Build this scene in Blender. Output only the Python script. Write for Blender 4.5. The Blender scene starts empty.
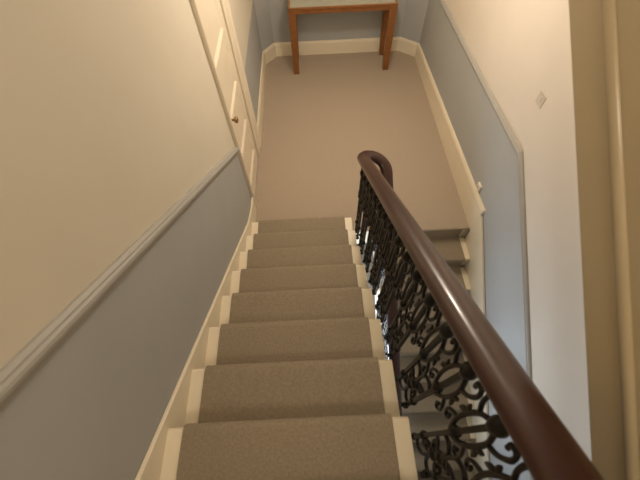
import bpy, bmesh, math
from mathutils import Vector, Matrix
PI = math.pi
S = bpy.context.scene
C = S.collection

# ------------------------------------------------------------------ materials
def lin(c):
    return tuple((v/12.92 if v <= .04045 else ((v+.055)/1.055)**2.4) for v in c)
def mat(name, rgb, rough=.6, noise=0.0, nscale=30., bump=0.0, bscale=200., spec=.5, coat=0., dist=.002, wood=False, metal=0.):
    m = bpy.data.materials.new(name); m.use_nodes = True
    nt = m.node_tree; b = nt.nodes['Principled BSDF']
    b.inputs['Roughness'].default_value = rough
    b.inputs['Specular IOR Level'].default_value = spec
    b.inputs['Coat Weight'].default_value = coat
    b.inputs['Coat Roughness'].default_value = .12
    b.inputs['Metallic'].default_value = metal
    tc = nt.nodes.new('ShaderNodeTexCoord')
    c = lin(rgb)
    n = nt.nodes.new('ShaderNodeTexNoise'); n.inputs['Scale'].default_value = nscale; n.inputs['Detail'].default_value = 4
    src = tc.outputs['Object']
    if wood:
        mp = nt.nodes.new('ShaderNodeMapping'); mp.inputs['Scale'].default_value = wood
        nt.links.new(src, mp.inputs['Vector']); src = mp.outputs['Vector']
    nt.links.new(src, n.inputs['Vector'])
    r = nt.nodes.new('ShaderNodeValToRGB')
    r.color_ramp.elements[0].position = .3; r.color_ramp.elements[1].position = .7
    r.color_ramp.elements[0].color = tuple(max(0, v*(1-noise)) for v in c)+(1,)
    r.color_ramp.elements[1].color = tuple(min(1, v*(1+noise)) for v in c)+(1,)
    nt.links.new(n.outputs['Fac'], r.inputs['Fac'])
    nt.links.new(r.outputs['Color'], b.inputs['Base Color'])
    if bump:
        n2 = nt.nodes.new('ShaderNodeTexNoise'); n2.inputs['Scale'].default_value = bscale; n2.inputs['Detail'].default_value = 3
        nt.links.new(tc.outputs['Object'], n2.inputs['Vector'])
        bp = nt.nodes.new('ShaderNodeBump'); bp.inputs['Strength'].default_value = bump; bp.inputs['Distance'].default_value = dist
        nt.links.new(n2.outputs['Fac'], bp.inputs['Height']); nt.links.new(bp.outputs['Normal'], b.inputs['Normal'])
    return m
M = dict(
 cream=mat('cream_wall_paint', (.855,.826,.762), .75, .02, 3, .05, 120),
 white=mat('pale_wall_paint', (.875,.84,.79), .75, .02, 3, .05, 120),
 blue=mat('blue_grey_wall_paint', (.69,.70,.70), .6, .025, 3, .05, 120),
 rail=mat('grey_dado_paint', (.68,.675,.655), .5, .02, 6),
 trim=mat('cream_gloss_paint', (.935,.895,.805), .38, .015, 8),
 door=mat('door_gloss_paint', (.93,.885,.80), .35, .015, 8),
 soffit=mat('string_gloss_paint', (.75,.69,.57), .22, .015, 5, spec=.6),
 ceil=mat('ceiling_paint', (.92,.9,.86), .8, .01, 4),
 carpet=mat('beige_carpet', (.695,.64,.575), .95, .10, 90, .6, 260, spec=.1, dist=.004),
 runner=mat('taupe_stair_carpet', (.605,.555,.48), .95, .12, 90, .6, 260, spec=.1, dist=.004),
 mahog=mat('polished_mahogany', (.215,.10,.08), .28, .18, 5, wood=(14,1.5,1.5), coat=.25),
 iron=mat('dark_cast_iron', (.05,.038,.03), .45, .25, 25, .15, 60, spec=.35),
 oak=mat('orange_brown_wood', (.53,.34,.175), .35, .22, 5, wood=(3,14,14)),
 inset=mat('pale_glass_table_inset', (.62,.63,.58), .12, .05, 3, coat=.3),
 brass=mat('aged_brass', (.60,.50,.36), .35, .15, 20, metal=.7),
 plate=mat('switch_plastic', (.80,.765,.71), .4, .01, 10),
)

# ------------------------------------------------------------------ geometry helpers
class MB:
    def __init__(s): s.bm = bmesh.new(); s.mi = 0
    def face(s, vs):
        try:
            f = s.bm.faces.new(vs); f.material_index = s.mi; return f
        except ValueError: return None
    def box(s, x0, x1, y0, y1, z0, z1):
        v = [s.bm.verts.new(p) for p in ((x0,y0,z0),(x1,y0,z0),(x1,y1,z0),(x0,y1,z0),(x0,y0,z1),(x1,y0,z1),(x1,y1,z1),(x0,y1,z1))]
        for q in ((0,3,2,1),(4,5,6,7),(0,1,5,4),(1,2,6,5),(2,3,7,6),(3,0,4,7)): s.face([v[i] for i in q])
        return s
    def prism(s, poly, axis, a, b):
        """poly of (u,v); axis 'x': (u,v)=(y,z); 'y': (x,z); 'z': (x,y)"""
        def P(u, v, t): return {'x':(t,u,v),'y':(u,t,v),'z':(u,v,t)}[axis]
        A = [s.bm.verts.new(P(u,v,a)) for u,v in poly]; B = [s.bm.verts.new(P(u,v,b)) for u,v in poly]
        s.face(A); s.face(B[::-1]); n = len(poly)
        for i in range(n): s.face([A[i], B[i], B[(i+1)%n], A[(i+1)%n]])
        return s
    def sweep(s, path, prof, up=(0,0,1), closed_caps=True, smooth=True, upvecs=None):
        path = [Vector(p) for p in path]; rings = []
        n = len(path)
        for i, p in enumerate(path):
            T = (path[min(i+1,n-1)]-path[max(i-1,0)]).normalized()
            U0 = Vector(upvecs[i]) if upvecs else Vector(up)
            X = T.cross(U0).normalized(); U = X.cross(T).normalized()
            rings.append([s.bm.verts.new(p+X*a+U*b) for a,b in prof])
        m = len(prof)
        for i in range(n-1):
            for j in range(m):
                f = s.face([rings[i][j], rings[i+1][j], rings[i+1][(j+1)%m], rings[i][(j+1)%m]])
                if f and smooth: f.smooth = True
        if closed_caps: s.face(rings[0]); s.face(rings[-1][::-1])
        return s
    def tube(s, path, r, n=6, up=(1,0,0), flat=1.0):
        rr = r if hasattr(r,'__len__') else [r]*len(path)
        path=[Vector(p) for p in path]; rings=[]; k=len(path)
        for i,p in enumerate(path):
            T=(path[min(i+1,k-1)]-path[max(i-1,0)]).normalized()
            X=T.cross(Vector(up))
            if X.length<1e-4: X=T.cross(Vector((0,1,0)))
            X.normalize(); U=X.cross(T).normalized()
            rings.append([s.bm.verts.new(p+X*rr[i]*math.cos(2*PI*j/n)+U*rr[i]*flat*math.sin(2*PI*j/n)) for j in range(n)])
        for i in range(k-1):
            for j in range(n):
                f=s.face([rings[i][j],rings[i+1][j],rings[i+1][(j+1)%n],rings[i][(j+1)%n]])
                if f: f.smooth=True
        s.face(rings[0]); s.face(rings[-1][::-1]); return s
    def lathe(s, c, prof, axis=(0,0,1), n=16):
        A=Vector(axis).normalized(); X=A.orthogonal().normalized(); Y=A.cross(X); c=Vector(c); rings=[]
        for r,h in prof: rings.append([s.bm.verts.new(c+A*h+(X*math.cos(2*PI*j/n)+Y*math.sin(2*PI*j/n))*r) for j in range(n)])
        for i in range(len(prof)-1):
            for j in range(n):
                f=s.face([rings[i][j],rings[i][(j+1)%n],rings[i+1][(j+1)%n],rings[i+1][j]])
                if f: f.smooth=True
        s.face(rings[0][::-1]); s.face(rings[-1]); return s
    def build(s, name, mats, parent=None, bevel=0, seg=2):
        bmesh.ops.recalc_face_normals(s.bm, faces=s.bm.faces[:])
        me = bpy.data.meshes.new(name); s.bm.to_mesh(me); s.bm.free()
        for m in (mats if isinstance(mats, (list,tuple)) else [mats]): me.materials.append(m)
        o = bpy.data.objects.new(name, me); C.objects.link(o)
        if parent: o.parent = parent
        if bevel:
            bv = o.modifiers.new('bevel','BEVEL'); bv.width = bevel; bv.segments = seg; bv.limit_method='ANGLE'; bv.angle_limit = math.radians(40)
        return o
def local(o, base):
    """shift mesh so that coordinates given in the world sit right under a parent empty at base"""
    o.data.transform(Matrix.Translation(-Vector(base))); return o
def thing(name, loc, label, cat, group=None):
    o = bpy.data.objects.new(name, None); C.objects.link(o); o.location = loc; o.empty_display_size = .1
    o['label'] = label; o['category'] = cat
    if group: o['group'] = group
    return o
def struct(o, label=None, cat=None):
    o['kind'] = 'structure'
    if label: o['label'] = label
    if cat: o['category'] = cat
    return o

# ------------------------------------------------------------------ dimensions
G, R = .26, .1721           # going and rise of every step
SL = R/G
XL, XR = -.600, 1.615       # wall faces
XO, XI = .398, .660         # outer edges of the upper and lower flights (the well lies between)
YF = 3.09                   # far wall
YT = -9*G - .002            # front of the top floor
ZT = 10*R                   # top floor
ZB = -10*R                  # hall below
ZC = 5.2
YB = -4.3
def nose(y):  return R - SL*y             # upper flight nosing line
Y0L = -.09
def nosel(y): return SL*(y - Y0L)         # lower flight nosing line

# ------------------------------------------------------------------ room shell
# left wall: blue below the dado, cream above, hole for the door
DY0, DY1, DZ = .355, 1.055, 2.03
def dadoL(y): return .967 + .652*(.105-y)
w = MB()
T0 = XL-.12
yk = YT
w.mi = 1
w.prism([(YB,ZB),(DY0,ZB),(DY0,dadoL(.29)),(.29,dadoL(.29)),(yk,dadoL(yk)),(YB,dadoL(yk))], 'x', T0, XL)
w.prism([(DY0,ZB),(DY1,ZB),(DY1,-.005),(DY0,-.005)], 'x', T0, XL)
w.prism([(DY1,ZB),(2.885,ZB),(2.885,.87),(DY1,.87)], 'x', T0, XL)
w.mi = 0
w.prism([(YB,dadoL(yk)),(yk,dadoL(yk)),(.29,dadoL(.29)),(DY0,dadoL(.29)),(DY0,DZ),(DY0,ZC),(YB,ZC)], 'x', T0, XL)
w.prism([(DY0,DZ),(DY1,DZ),(DY1,ZC),(DY0,ZC)], 'x', T0, XL)
w.prism([(DY1,.87),(2.885,.87),(2.885,ZC),(DY1,ZC)], 'x', T0, XL)
struct(w.build('wall_left', [M['cream'], M['blue']]))
# right wall
def dadoR(y):
    if y >= -.09: return 1.028 - .0345*(y+.09)
    return 1.028 + .625*(y+.09)
w = MB(); w.mi = 1
w.prism([(YB,ZB),(2.90,ZB),(2.90,dadoR(2.90)),(-.09,dadoR(-.09)),(YT-.3,dadoR(YT-.3)),(YB,dadoR(YT-.3))], 'x', XR, XR+.12)
w.mi = 0
w.prism([(YB,dadoR(YT-.3)),(YT-.3,dadoR(YT-.3)),(-.09,dadoR(-.09)),(2.90,dadoR(2.90)),(2.90,ZC),(YB,ZC)], 'x', XR, XR+.12)
struct(w.build('wall_right', [M['white'], M['blue']]))
# far wall with two canted corners
pts = [(XL,2.885),(-.44,YF),(1.375,YF),(XR,2.90)]
for nm,(a,b) in zip(('wall_far_left','wall_far','wall_far_right'), zip(pts[:-1],pts[1:])):
    w = MB()
    d = (Vector(b)-Vector(a)).normalized(); n = Vector((-d.y, d.x))*.12
    if n.y < 0: n = -n
    e = d*(.05 if nm != 'wall_far' else 0)
    A = Vector(a)-(e if nm=='wall_far_left' else e*0); B = Vector(b)+(e if nm=='wall_far_right' else e*0)
    q = [tuple(A),tuple(B),tuple(B+n),tuple(A+n)]
    w.mi = 1; w.prism(q, 'z', ZB, .925)
    w.mi = 0; w.prism(q, 'z', .925, ZC)
    struct(w.build(nm, [M['white'], M['blue']]))
w = MB(); w.box(XL-.12, XR+.12, YB-.12, YB, ZB, ZC); struct(w.build('wall_back', M['cream']))
# landing floor (carpeted), hall floor below, floor of the storey above
lp = [(XL,-.018),(XO+.005,-.018),(XO+.005,-.06),(XI-.005,-.06),(XI-.005,-.075),(XR,-.075),(XR,2.90),(1.375,YF),(-.44,YF),(XL,2.885)]
w = MB(); w.mi = 0; w.prism(lp, 'z', -.014, 0); w.mi = 1; w.prism(lp, 'z', -.25, -.014)
struct(w.build('floor', [M['carpet'], M['trim']]))
w = MB(); w.box(XL, XR, YB, YF, ZB-.1, ZB); struct(w.build('floor_hall', M['carpet']))
w = MB(); w.box(XL, XR, YB, YT-.02, ZT-.22, ZT); struct(w.build('floor_upper', M['carpet']))
w = MB(); w.box(XL, XR, .30, 2.88, 3.22, 3.44); struct(w.build('ceiling_landing', M['ceil']))
w = MB(); w.box(XL-.12, XR+.12, YB-.12, YF+.12, ZC, ZC+.1); struct(w.build('ceiling', M['ceil']))

# skirting boards
def skirt_profile(t, h): return [(0,0),(t,0),(t,h-.03),(t-.006,h-.012),(t*.55,h),(0,h)]
SK = .026
w = MB()   # right landing skirting, taller towards the stair, cut square where the lower flight starts
ya, yb = -.115, 2.905
ha, hb = .335, .195
A = [w.bm.verts.new((XR-a, ya, b)) for a,b in skirt_profile(.027, ha)]
B = [w.bm.verts.new((XR-a, yb-.03*(a/.036), b)) for a,b in skirt_profile(.030, hb)]
for i in range(6): w.face([A[i],B[i],B[(i+1)%6],A[(i+1)%6]])
w.face(A); w.face(B[::-1])
struct(w.build('baseboard_right', M['trim']))
def board(nm, a, b, h, t=SK, inward=None, h2=None):
    w = MB(); a=Vector(a); b=Vector(b); n = Vector(inward).normalized()
    A = [w.bm.verts.new((a.x+n.x*u, a.y+n.y*u, v)) for u,v in skirt_profile(t,h)]
    B = [w.bm.verts.new((b.x+n.x*u, b.y+n.y*u, v)) for u,v in skirt_profile(t,h2 or h)]
    for i in range(6): w.face([A[i],B[i],B[(i+1)%6],A[(i+1)%6]])
    w.face(A); w.face(B[::-1]); return struct(w.build(nm, M['trim']))
board('baseboard_far', (-.445,YF), (1.38,YF), .19, inward=(0,-1))
board('baseboard_far_left', (XL,2.885), (-.44,YF), .19, inward=(.205,-.16))
board('baseboard_far_right', (1.375,YF), (XR,2.90), .19, inward=(-.19,-.24))
board('baseboard_left', (XL,1.255), (XL,2.89), .19, inward=(1,0))

# dado rails
DP = [(0,-.034),(.010,-.034),(.014,-.025),(.019,-.016),(.026,-.008),(.029,.003),(.027,.012),(.021,.018),(.020,.024),(.011,.033),(0,.033)]
def dado(nm, path, inward):
    w = MB(); n = Vector(inward)
    pth = [Vector(p) for p in path]; rings=[]
    for i,p in enumerate(pth):
        d0 = (p-pth[i-1]).normalized() if i else None
        d1 = (pth[i+1]-p).normalized() if i < len(pth)-1 else None
        T = ((d0 or d1)+(d1 or d0)).normalized()
        k = 1/max(.3, T.dot(d1 or d0))
        U = n.cross(T); U = U if U.z > 0 else -U
        rings.append([w.bm.verts.new(p+n*a+U*b*k) for a,b in DP])
    m=len(DP)
    for i in range(len(pth)-1):
        for j in range(m): w.face([rings[i][j],rings[i+1][j],rings[i+1][(j+1)%m],rings[i][(j+1)%m]])
    w.face(rings[0]); w.face(rings[-1][::-1])
    return struct(w.build(nm, M['rail']))
dado('trim_1', [(XL,.285,dadoL(.29)),(XL,YT,dadoL(YT)),(XL,YB+.01,dadoL(YT))], (1,0,0))
dado('trim_2', [(XR,2.88,dadoR(2.88)),(XR,-.09,dadoR(-.09)),(XR,YT-.3,dadoR(YT-.3))], (-1,0,0))

# ------------------------------------------------------------------ door on the left of the landing
d = thing('door_1', (XL, .705, 0), 'cream panelled door with stacked moulded panels at the foot of the upper flight', 'door')
d['kind'] = 'structure'
PB = (.705-.5*0)
py0, py1 = .415, .955
panels = [(.20,.54),(.615,.955),(1.035,1.40),(1.49,1.88)]
XD = XL-.004
w = MB(); x0, x1 = XD-.04, XD
w.box(x0,x1,DY0+.003,py0,.006,DZ-.004); w.box(x0,x1,py1,DY1-.003,.006,DZ-.004)
zz = [.006]+[v for p in panels for v in p]+[DZ-.004]
for i in range(0,len(zz),2): w.box(x0,x1,py0,py1,zz[i],zz[i+1])
local(w.build('door_leaf', M['door'], d), d.location)
for a,b in panels:
    w = MB(); m = .022; dp = .016
    o_ = [(XD,py0,a),(XD,py1,a),(XD,py1,b),(XD,py0,b)]
    i_ = [(XD-dp,py0+m,a+m),(XD-dp,py1-m,a+m),(XD-dp,py1-m,b-m),(XD-dp,py0+m,b-m)]
    ov=[w.bm.verts.new(p) for p in o_]; iv=[w.bm.verts.new(p) for p in i_]
    bk=[w.bm.verts.new((XD-.03,p[1],p[2])) for p in o_]
    for k in range(4):
        w.face([ov[k],ov[(k+1)%4],iv[(k+1)%4],iv[k]]); w.face([ov[k],bk[k],bk[(k+1)%4],ov[(k+1)%4]])
    w.face(iv); w.face(bk[::-1])
    local(w.build('door_panel', M['door'], d), d.location)
hd = MB()
hd.lathe((XD,.385,1.075), [(.026,0),(.026,.004),(.010,.008),(.009,.030),(.020,.036),(.027,.046),(.027,.056),(.018,.064),(.004,.067)], (1,0,0), 18)
h = local(hd.build('door_knob', M['brass'], d), d.location); h['label'] = 'brass door knob'
w = MB(); w.box(XD,XD+.004,.372,.398,.955,1.035)
w.lathe((XD+.004,.385,1.005), [(.008,0),(.008,.004),(.003,.005)], (1,0,0), 12)
kp = local(w.build('keyhole_plate', M['brass'], d, bevel=.002), d.location); kp['label'] = 'brass keyhole plate below the knob'
# casing: architrave standing proud of the wall
def casing_prof(wd):  # (y across from the outer edge, thickness)
    return [(0,0),(0,.026),(wd*.12,.030),(wd*.26,.030),(wd*.34,.021),(wd*.8,.019),(wd*.86,.014),(wd,.012),(wd,0)]
w = MB()
w.prism([(XL+t, .290+u) for u,t in casing_prof(.07)], 'z', .005, DZ+.005)
w.prism([(XL+t, 1.250-u) for u,t in casing_prof(.198)], 'z', .005, DZ+.005)
w.prism([(XL+t, DZ+.125-u) for u,t in casing_prof(.125)], 'y', .290, 1.250)
struct(w.build('trim_3', M['door']))

# ------------------------------------------------------------------ stairs
def arc(cx, cz, r, a0, a1, n): return [(cx+r*math.cos(a0+(a1-a0)*i/n), cz+r*math.sin(a0+(a1-a0)*i/n)) for i in range(n+1)]
TH = .030     # tread thickness
def step_mesh(x0, x1, side, nos=.022):
    """tread with a rounded nosing at y=0 (facing +y), top at z=0, plus the riser under it"""
    w = MB(); r = TH/2
    prof = [(-G-.0,0)] + [(p[0],p[1]) for p in arc(-r,-r,r,PI/2,-PI/2,6)] + [(-G,-TH)]
    w.prism(prof, 'x', x0, x1)
    w.box(x0 if side>0 else x0, x1, -.045, -nos, -R, -TH)
    return w
# the upper flight
UF = thing('stair_flight', (0,0,0), 'cream painted upper staircase descending straight ahead to the landing', 'stairs')
proto = step_mesh(XL+.022, XO-.004, 1).build('step', M['trim'], UF, bevel=.003)
steps=[proto]
for k in range(1,11):
    if k==1: o=proto
    else:
        o=proto.copy(); C.objects.link(o); o.parent=UF
    o.location=(0,-(k-1)*G,k*R)
    if k==10: o.location=(0,-(k-1)*G,k*R)
# outer cut string
poly=[]
for k in range(1,11):
    poly += [(-(k-1)*G-.03,(k-1)*R),(-(k-1)*G-.03,k*R-TH)]
ytop=-10*G+.0
poly += [(ytop,10*R-TH),(ytop,nose(ytop)-.42),(-.03,nose(-.03)-.40),(-.03,0)]
w=MB(); w.prism([(-.03,-.24)]+poly[1:-1], 'x', XO-.034, XO-.006)
w.build('outer_string', M['trim'], UF)
# scroll brackets under each tread end
for k in range(1,11):
    w=MB(); y=-(k-1)*G; z=k*R-TH
    w.prism([(y-.035,z),(y-.235,z),(y-.225,z-.03),(y-.15,z-.045),(y-.09,z-.075),(y-.06,z-.11),(y-.035,z-.115)],'x',XO-.006,XO+.001)
    w.build('tread_bracket', M['trim'], UF)
# wall string with a small cap
w=MB()
yt=-10*G
def ws(y): return nose(y)+.055
w.prism([(.285,0),(.285,.20),(.13,.205),(.02,ws(.02)+.03),(-.10,ws(-.10)),(yt,ws(yt)),(yt,ws(yt)-.45),(-.05,-.01),(-.05,0)],'x',XL+.003,XL+.022)
wsx=w.build('wall_string', M['trim'], UF, bevel=.004)
# soffit
w=MB(); w.prism([(-.03,-.25),(-.03,nose(-.03)-.36),(yt,nose(yt)-.36),(yt,nose(yt)-.40)],'x',XL+.022,XO-.034)
w.build('soffit', M['ceil'], UF)

# the lower flight
LF = thing('stair_flight', (0,0,0), 'lower staircase descending back from the landing beside the right wall', 'stairs')
def step_low(x0,x1):
    w=MB(); r=TH/2
    # nosing at y=0 facing -y
    prof=[(G,0)]+[(-p[0],p[1]) for p in arc(-r,-r,r,PI/2,-PI/2,6)]+[(G,-TH)]
    w.prism(prof,'x',x0,x1); w.box(x0,x1,.022,.045,-R,-TH); return w
pl=step_low(XI+.004,XR-.020).build('step', M['trim'], LF, bevel=.003)
for k in range(1,10):
    o=pl if k==1 else pl.copy()
    if k>1: C.objects.link(o); o.parent=LF
    o.location=(0,Y0L-k*G,-k*R)
w=MB(); w.box(XI+.004,XR-.004,Y0L+.022,Y0L+.045,-R,-.016)
w.prism([(p[0]+Y0L+.015,p[1]-.0) for p in [(.06,-.001)]+[(-q[0]-.015,q[1]-.001) for q in arc(-.014,-.014,.013,PI/2,-PI/2,6)]+[(.06,-.028)]],'x',XI+.004,XR-.004)
w.build('landing_nosing', M['carpet'], LF)
poly=[]
for k in range(0,10):
    yy=Y0L-k*G+.03
    poly+=[(yy,-k*R-TH),(yy,-(k+1)*R-TH)]
ye=Y0L-10*G+.03
w=MB(); w.prism([(Y0L+.03,-TH)]+poly[1:-1]+[(poly[-1][0],ZB),(poly[-1][0]+.45,ZB),(Y0L+.03,-.42)],'x',XI+.006,XI+.034)
w.build('outer_string', M['trim'], LF)
for k in range(1,10):
    w=MB(); y=Y0L-k*G; z=-k*R-TH
    w.prism([(y+.035,z),(y+.235,z),(y+.225,z-.03),(y+.15,z-.045),(y+.09,z-.075),(y+.06,z-.11),(y+.035,z-.115)],'x',XI-.001,XI+.006)
    w.build('tread_bracket', M['trim'], LF)
w=MB()
yt2=Y0L-9*G
w.prism([(-.115,-.30),(-.115,nosel(-.115)+.29),(yt2,nosel(yt2)+.29),(yt2-.25,nosel(yt2)+.15),(yt2-.25,ZB),(yt2,ZB)],'x',XR-.0265,XR-.003)
w.build('wall_string', M['trim'], LF, bevel=.004)
w=MB(); w.prism([(Y0L+.03,-.25),(Y0L+.03,-.42),(yt2+.45,ZB+.002),(yt2+.25,ZB+.002)],'x',XI+.034,XR-.02)
w.build('soffit', M['ceil'], LF)

# next flight, climbing from the top floor over the lower flight
NF = thing('stair_flight', (0,0,0), 'glossy tan painted underside edge of the staircase rising overhead at the right', 'stairs')
SN = .60
def nb(y): return 2.282+SN*(y+1.52)      # lower edge of its string
YN0, YN1 = YT-.0, .30
w=MB()
XS=.650
w.prism([(YN0,nb(YN0)),(YN1,nb(YN1)),(YN1,nb(YN1)+.48),(YN0,nb(YN0)+.48)],'x',XS,XS+.035)
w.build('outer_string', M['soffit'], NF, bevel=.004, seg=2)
# bead moulding along the string face
w=MB()
dirv=Vector((0,1,SN)).normalized(); upv=Vector((0,-dirv.z,dirv.y))
def onstring(y,off): return Vector((XS+.002,y,nb(y)))+upv*off
prof=[(-.0005-.013*math.sin(PI*i/12), -.014*math.cos(PI*i/12)) for i in range(13)]
A=[];B=[]
for (a,b) in prof:
    A.append(w.bm.verts.new(onstring(YN0,.106+b)+Vector((a,0,0)))); B.append(w.bm.verts.new(onstring(YN1,.106+b)+Vector((a,0,0))))
for i in range(12):
    f=w.face([A[i],B[i],B[i+1],A[i+1]]); f.smooth=True
w.face([A[0],A[12],B[12],B[0]]); w.face(A); w.face(B[::-1])
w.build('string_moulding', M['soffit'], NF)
w=MB(); w.prism([(YN0,nb(YN0)+.01),(YN1,nb(YN1)+.01),(YN1,nb(YN1)+.05),(YN0,nb(YN0)+.05)],'x',XS+.035,XR-.004)
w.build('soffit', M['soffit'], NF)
w0=step_low(XS+.035,XR-.004)
pn=w0.build('step', M['carpet'], NF)
for k in range(1,10):
    o=pn if k==1 else pn.copy()
    if k>1: C.objects.link(o); o.parent=NF
    o.location=(0,YT-.10+(k-1)*G+.12,ZT+k*R+.13)

# ------------------------------------------------------------------ stair carpets
CT=.013
def runner(name,label,x0,x1,outline,parentloc=(0,0,0)):
    """outline: list of (y,z) on the wood surface from one end to the other, offset by CT"""
    w=MB(); pts=[Vector((0,a,b)) for a,b in outline]
    def off(i,d):
        t0=(pts[i]-pts[i-1]).normalized() if i>0 else None
        t1=(pts[i+1]-pts[i]).normalized() if i<len(pts)-1 else None
        t=((t0 or t1)+(t1 or t0)); t=t.normalized() if t.length>1e-6 else (t1 or t0)
        nrm=Vector((0,-t.z,t.y)); k=1/max(.6,nrm.dot(Vector((0,-(t1 or t0).z,(t1 or t0).y))))
        return pts[i]+nrm*d*k
    s=.005
    xs=[(x0,.0005),(x0,CT-s),(x0+s*.3,CT-s*.3),(x0+s,CT),(x1-s,CT),(x1-s*.3,CT-s*.3),(x1,CT-s),(x1,.0005)]
    rings=[]
    for i in range(len(pts)):
        rings.append([w.bm.verts.new((x,)+tuple(off(i,d))[1:]) for x,d in xs])
    m=len(xs)
    for i in range(len(pts)-1):
        for j in range(m):
            f=w.face([rings[i][j],rings[i+1][j],rings[i+1][(j+1)%m],rings[i][(j+1)%m]]); 
            if f: f.smooth=True
    w.face(rings[0]); w.face(rings[-1][::-1])
    o=w.build(name,M['runner'])
    o['label']=label; o['category']='stair carpet'; return o
r=TH/2
out=[]
# upper: walk from the top (y=-2.6) down to the landing; direction +y, normal must be +z => (−t.z, t.y) with t=(+y) gives +z
for k in range(10,0,-1):
    y=-(k-1)*G; z=k*R
    out+= [(y-G+.018 if k<10 else y-G+.02, z)] if k<10 else [(y-.2,z)]
    out+= [(y-.10,z),(y-.03,z)]+[(y+p[0],z+p[1]) for p in arc(-r,-r,r,PI/2,-PI/2,7)]
    out+= [(y-.022,z-TH-.003),(y-.022,z-R+.018)]
    if k==1: out[-1]=(y-.022,.0015)
runner('stair_runner','taupe carpet runner laid down the upper staircase leading straight to the landing',-.512,.327,out)
out=[]
# lower: walk from the hall up to the landing in +y direction
for k in range(9,0,-1):
    y=Y0L-k*G; z=-k*R
    out+=[(y+.022,z-R+.018 if k<9 else ZB+.002),(y+.022,z-TH-.003)]
    out+=[(y-p[0],z+p[1]) for p in arc(-r,-r,r,-PI/2,PI/2,7)]
    out+=[(y+.03,z),(y+.12,z),(y+G+.004,z)]
out+=[(Y0L+.022,-R+.018),(Y0L+.022,-.030)]
runner('stair_runner','grey taupe carpet runner on the lower staircase seen through the iron balusters',XI+.09,1.535,out)

# ------------------------------------------------------------------ balustrade
XU, XD2 = .440, .640      # centre lines of the two railings
HR = .80
BA = thing('balustrade', (XU,0,0), 'mahogany handrail on dark ornate cast iron balusters along the stairwell', 'balustrade')
cxw=(XU+XD2)/2; rw=(XD2-XU)/2; ycw=-.035
P=[]
yA=-.10; zA=nose(yA)+HR; zB=nosel(yA)+HR
def hz(d):               # height along the turn: d is the distance walked from the end of the straight rail
    Lw=2*(ycw-yA)+PI*rw; t=max(0,min(1,d/Lw)); m=-SL*Lw
    return (2*t**3-3*t**2+1)*zA+(t**3-2*t**2+t)*m+(-2*t**3+3*t**2)*zB+(t**3-t**2)*m
y=-2.40
while y<yA-.01: P.append(Vector((XU,y,nose(y)+HR))); y+=.05
for k in range(4): y=yA+(ycw-yA)*k/4; P.append(Vector((XU,y,hz(y-yA))))
for k in range(29):
    a=PI-PI*k/28; P.append(Vector((cxw+rw*math.cos(a), ycw+rw*math.sin(a), hz(ycw-yA+rw*PI*k/28))))
for k in range(1,5): y=ycw+(yA-ycw)*k/4; P.append(Vector((XD2,y,hz(ycw-yA+rw*PI+ycw-y))))
y=yA-.05
while y>-2.45: P.append(Vector((XD2,y,nosel(y)+HR))); y-=.05
hp=[(-.030,-.034),(.030,-.034),(.034,-.020),(.046,-.012),(.049,.000),(.046,.012),(.036,.023),(.020,.029),(0,.031),(-.020,.029),(-.036,.023),(-.046,.012),(-.049,.000),(-.046,-.012),(-.034,-.020)]
w=MB(); w.sweep(P,hp); hr=w.build('handrail', M['mahog'], BA); local(hr,BA.location)
hr['label']='polished dark mahogany handrail with a turned end over the landing'

def spiral(c, r0, r1, a0, a1, n=14):
    return [(0, c[0]+(r0+(r1-r0)*i/n)*math.cos(a0+(a1-a0)*i/n), c[1]+(r0+(r1-r0)*i/n)*math.sin(a0+(a1-a0)*i/n)) for i in range(n+1)]
BW=.0078
HB=.86
def smooth(p, n=4):
    p=[Vector(q) for q in p]; out=[]
    for i in range(len(p)-1):
        p0=p[max(i-1,0)];p1=p[i];p2=p[i+1];p3=p[min(i+2,len(p)-1)]
        for k in range(n):
            t=k/n
            out.append(.5*((2*p1)+(-p0+p2)*t+(2*p0-5*p1+4*p2-p3)*t*t+(-p0+3*p1-3*p2+p3)*t**3))
    out.append(p[-1]); return out
def crv(w, pts, r):      # pts given in (y,z)
    w.tube(smooth([(0,a,b) for a,b in pts]), r, 6)
def leaf(w, c, d, l, wd):
    c=Vector((0,)+c); d=Vector((0,)+d).normalized()
    w.tube([c+d*l*t for t in (0,.2,.45,.7,.9,1)],[wd*k for k in (.35,.85,1,.75,.4,.1)],6,flat=.45)
# the post: foot bolted into the string, shaft, collars, knuckle below the rail
post=MB()
post.box(-.008,.008,-.008,.008,-.10,HB)
post.tube([(-.030,0,-.07),(0,0,-.07)], .010, 8, up=(0,0,1))
for z in (.06,.455):
    post.lathe((0,0,z), [(.010,-.022),(.016,-.012),(.019,0),(.016,.012),(.010,.022)], n=10)
post.lathe((0,0,.745), [(.010,-.05),(.015,-.036),(.018,-.02),(.023,-.004),(.024,.010),(.019,.026),(.014,.034),(.010,.045)], n=12)
post.lathe((0,0,-.10), [(.004,-.035),(.014,-.022),(.016,-.012),(.009,.0)], n=10)
post.box(-.014,.014,-.030,.030,HB-.018,HB)
post_o=post.build('baluster', M['iron'])
kids=[]
w=MB()                                   # lower scrollwork, on one side of the post
crv(w, [(.004,-.06),(.030,-.075),(.056,-.045),(.064,.02),(.060,.09),(.040,.125),(.020,.105),(.024,.075),(.040,.08)], BW)
crv(w, [(.004,.345),(.030,.36),(.056,.335),(.064,.27),(.058,.20),(.038,.175),(.020,.195),(.026,.225),(.042,.22)], BW)
crv(w, [(.060,.09),(.066,.15),(.058,.20)], BW)
leaf(w, (.058,.09), (-.3,1), .085, .014); leaf(w, (.004,.02), (.7,.7), .07, .015); leaf(w, (.004,.26), (.7,-.7), .07, .015)
kids.append(w.build('lower_scroll', M['iron'], post_o))
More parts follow.
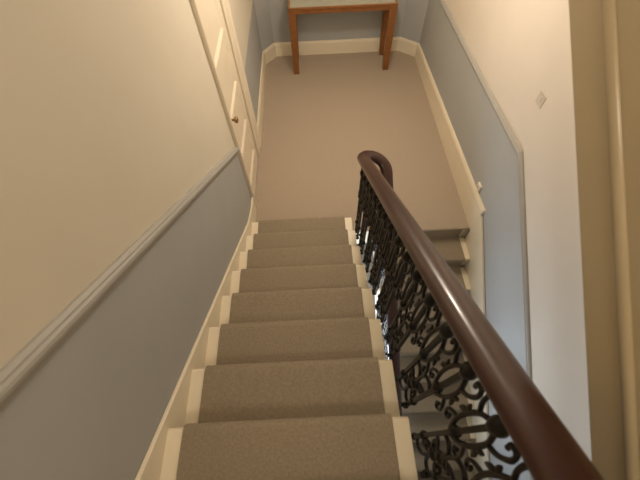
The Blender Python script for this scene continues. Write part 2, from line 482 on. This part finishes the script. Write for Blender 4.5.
for sg in (1,-1):                        # upper scrollwork, on both sides: long narrow loops
    w=MB()
    crv(w, [(.004*sg,.40),(.018*sg,.43),(.034*sg,.50),(.038*sg,.58),(.032*sg,.66),(.016*sg,.71),(.004*sg,.735)], BW)
    crv(w, [(.034*sg,.50),(.056*sg,.46),(.063*sg,.42),(.050*sg,.395),(.040*sg,.41),(.046*sg,.43)], BW*.85)
    crv(w, [(.032*sg,.66),(.054*sg,.70),(.063*sg,.76),(.052*sg,.795),(.036*sg,.785),(.040*sg,.762)], BW*.9)
    leaf(w, (.038*sg,.60), (.3*sg,-1), .075, .013); leaf(w, (.038*sg,.57), (.3*sg,1), .06, .012)
    kids.append(w.build('upper_scroll', M['iron'], post_o))
w=MB(); w.lathe((-.016,.060,.15),[(.006,0),(.020,.006),(.024,.016),(.020,.026),(.006,.032)],(1,0,0),12)
kids.append(w.build('rosette', M['iron'], post_o))
first=True
def place_baluster(x,y,zb,rz=0):
    global first
    if first: o=post_o; first=False
    else:
        o=post_o.copy(); C.objects.link(o)
        for kk in kids:
            c=kk.copy(); C.objects.link(c); c.parent=o
    o.parent=BA; o.location=Vector((x,y,zb))-BA.location; o.rotation_euler=(0,0,rz)
for i in range(18):
    y=-.07-.13*i
    place_baluster(XU,y,nose(y)+HR-.030-HB,PI if i%2==0 else 0)
for i in range(17):
    y=-.15-.13*i
    place_baluster(XD2,y,nosel(y)+HR-.030-HB,0 if i%2 else PI)

# ------------------------------------------------------------------ console table
TB=thing('console_table',(.5,2.82,0),'narrow orange-brown wooden console table with pale inset top against the far wall','table')
tx0,tx1,ty0,ty1,tz=-.175,1.160,2.60,3.045,.85
w=MB(); e=.028
w.box(tx0,tx1,ty0,ty0+e,tz-.022,tz); w.box(tx0,tx1,ty1-e,ty1,tz-.022,tz); w.box(tx0,tx0+e,ty0+e,ty1-e,tz-.022,tz); w.box(tx1-e,tx1,ty0+e,ty1-e,tz-.022,tz)
local(w.build('top_frame',M['oak'],TB,bevel=.003),TB.location)
w=MB(); w.box(tx0+e,tx1-e,ty0+e,ty1-e,tz-.016,tz-.003); o=local(w.build('table_top',M['inset'],TB),TB.location); o['label']='pale glossy inset table top'
w=MB(); a=.02
w.box(tx0+.012,tx1-.012,ty0+.012,ty0+.012+a,tz-.072,tz-.022); w.box(tx0+.012,tx1-.012,ty1-.012-a,ty1-.012,tz-.072,tz-.022)
w.box(tx0+.012,tx0+.012+a,ty0+.03,ty1-.03,tz-.072,tz-.022); w.box(tx1-.012-a,tx1-.012,ty0+.03,ty1-.03,tz-.072,tz-.022)
local(w.build('apron',M['oak'],TB,bevel=.002),TB.location)
def leg(cx,cy,sx,sy):
    w=MB(); zt=tz-.022
    t=.095; b_=.075
    ox=cx; oy=cy
    def ring(z,s): # outer corner fixed
        xs=(ox,ox+sx*s); ys=(oy,oy+sy*s)
        return [w.bm.verts.new(p) for p in ((xs[0],ys[0],z),(xs[1],ys[0],z),(xs[1],ys[1],z),(xs[0],ys[1],z))]
    A=ring(0,b_);B=ring(zt,t)
    w.face(A);w.face(B[::-1])
    for i in range(4): w.face([A[i],B[i],B[(i+1)%4],A[(i+1)%4]])
    local(w.build('leg',M['oak'],TB,bevel=.004),TB.location)
leg(tx0+.004,ty0+.004,1,1);leg(tx1-.004,ty0+.004,-1,1);leg(tx0+.004,ty1-.004,1,-1);leg(tx1-.004,ty1-.004,-1,-1)

# ------------------------------------------------------------------ small fittings on the right wall
SW=thing('light_switch',(XR,.035,1.405),'small square switch plate on the pale right wall above the dado','switch')
w=MB(); w.box(-.004,0,-.043,.043,-.043,.043); w.build('switch_plate',M['plate'],SW,bevel=.0015)
w=MB(); w.box(-.0065,-.003,-.010,.010,-.018,.018); w.build('rocker',M['plate'],SW,bevel=.001)
SO=thing('wall_socket',(XR,.13,.385),'tiny cream wall socket just above the right skirting near the landing edge','socket')
w=MB(); w.box(-.020,0,-.035,.035,-.030,.030); w.build('socket_plate',M['trim'],SO,bevel=.004)
w=MB(); w.box(-.026,-.018,-.014,.014,-.012,.012); w.build('socket_insert',M['plate'],SO,bevel=.002)

# ------------------------------------------------------------------ light
def light(nm,kind,loc,power,col,size=.2,rot=None,size_y=None,target=None):
    L=bpy.data.lights.new(nm,kind); L.energy=power; L.color=col
    if kind=='AREA':
        L.size=size
        if size_y: L.shape='RECTANGLE'; L.size_y=size_y
    else: L.shadow_soft_size=size
    o=bpy.data.objects.new(nm,L); C.objects.link(o); o.location=loc
    if target: o.rotation_euler=(Vector(target)-Vector(loc)).to_track_quat('-Z','Y').to_euler()
    return o
WARM=(1,.848,.675)
light('pendant_lamp','POINT',(.50,.95,2.42),56,WARM,.10)
light('upper_lamp','POINT',(.0,-3.1,4.3),50,WARM,.32)
light('hall_daylight','AREA',(-.35,-1.3,-1.2),62,(.82,.90,1),.8,target=(.65,-.7,-.2))
wd=bpy.data.worlds.new('world'); S.world=wd; wd.use_nodes=True
wd.node_tree.nodes['Background'].inputs['Color'].default_value=(1,.85,.65,1); wd.node_tree.nodes['Background'].inputs['Strength'].default_value=.05

# ------------------------------------------------------------------ camera
f,p,yw,ro=343.16199,math.radians(58.95068),math.radians(-.25739),math.radians(2.57436)
c,s=math.cos(yw),math.sin(yw); cp,sp=math.cos(p),math.sin(p)
right=Vector((c,s,0)); U=Vector((-s*sp,c*sp,cp)); D=Vector((-s*cp,c*cp,-sp))
ca,sa=math.cos(ro),math.sin(ro)
Rr=ca*right-sa*U; Uu=sa*right+ca*U
cam=bpy.data.cameras.new('camera'); cam.sensor_width=36; cam.sensor_fit='HORIZONTAL'; cam.lens=36*f/640; cam.clip_start=.02
co=bpy.data.objects.new('camera',cam); C.objects.link(co)
Mx=Matrix((Rr,Uu,-D)).transposed().to_4x4(); Mx.translation=Vector((.06938,-1.91145,2.93896)); co.matrix_world=Mx
S.camera=co
cam.dof.use_dof=True; cam.dof.focus_distance=6.0; cam.dof.aperture_fstop=3.5
S.view_settings.view_transform='Standard'; S.view_settings.look='None'; S.view_settings.gamma=1; S.view_settings.use_curve_mapping=False
S.view_settings.exposure=.16
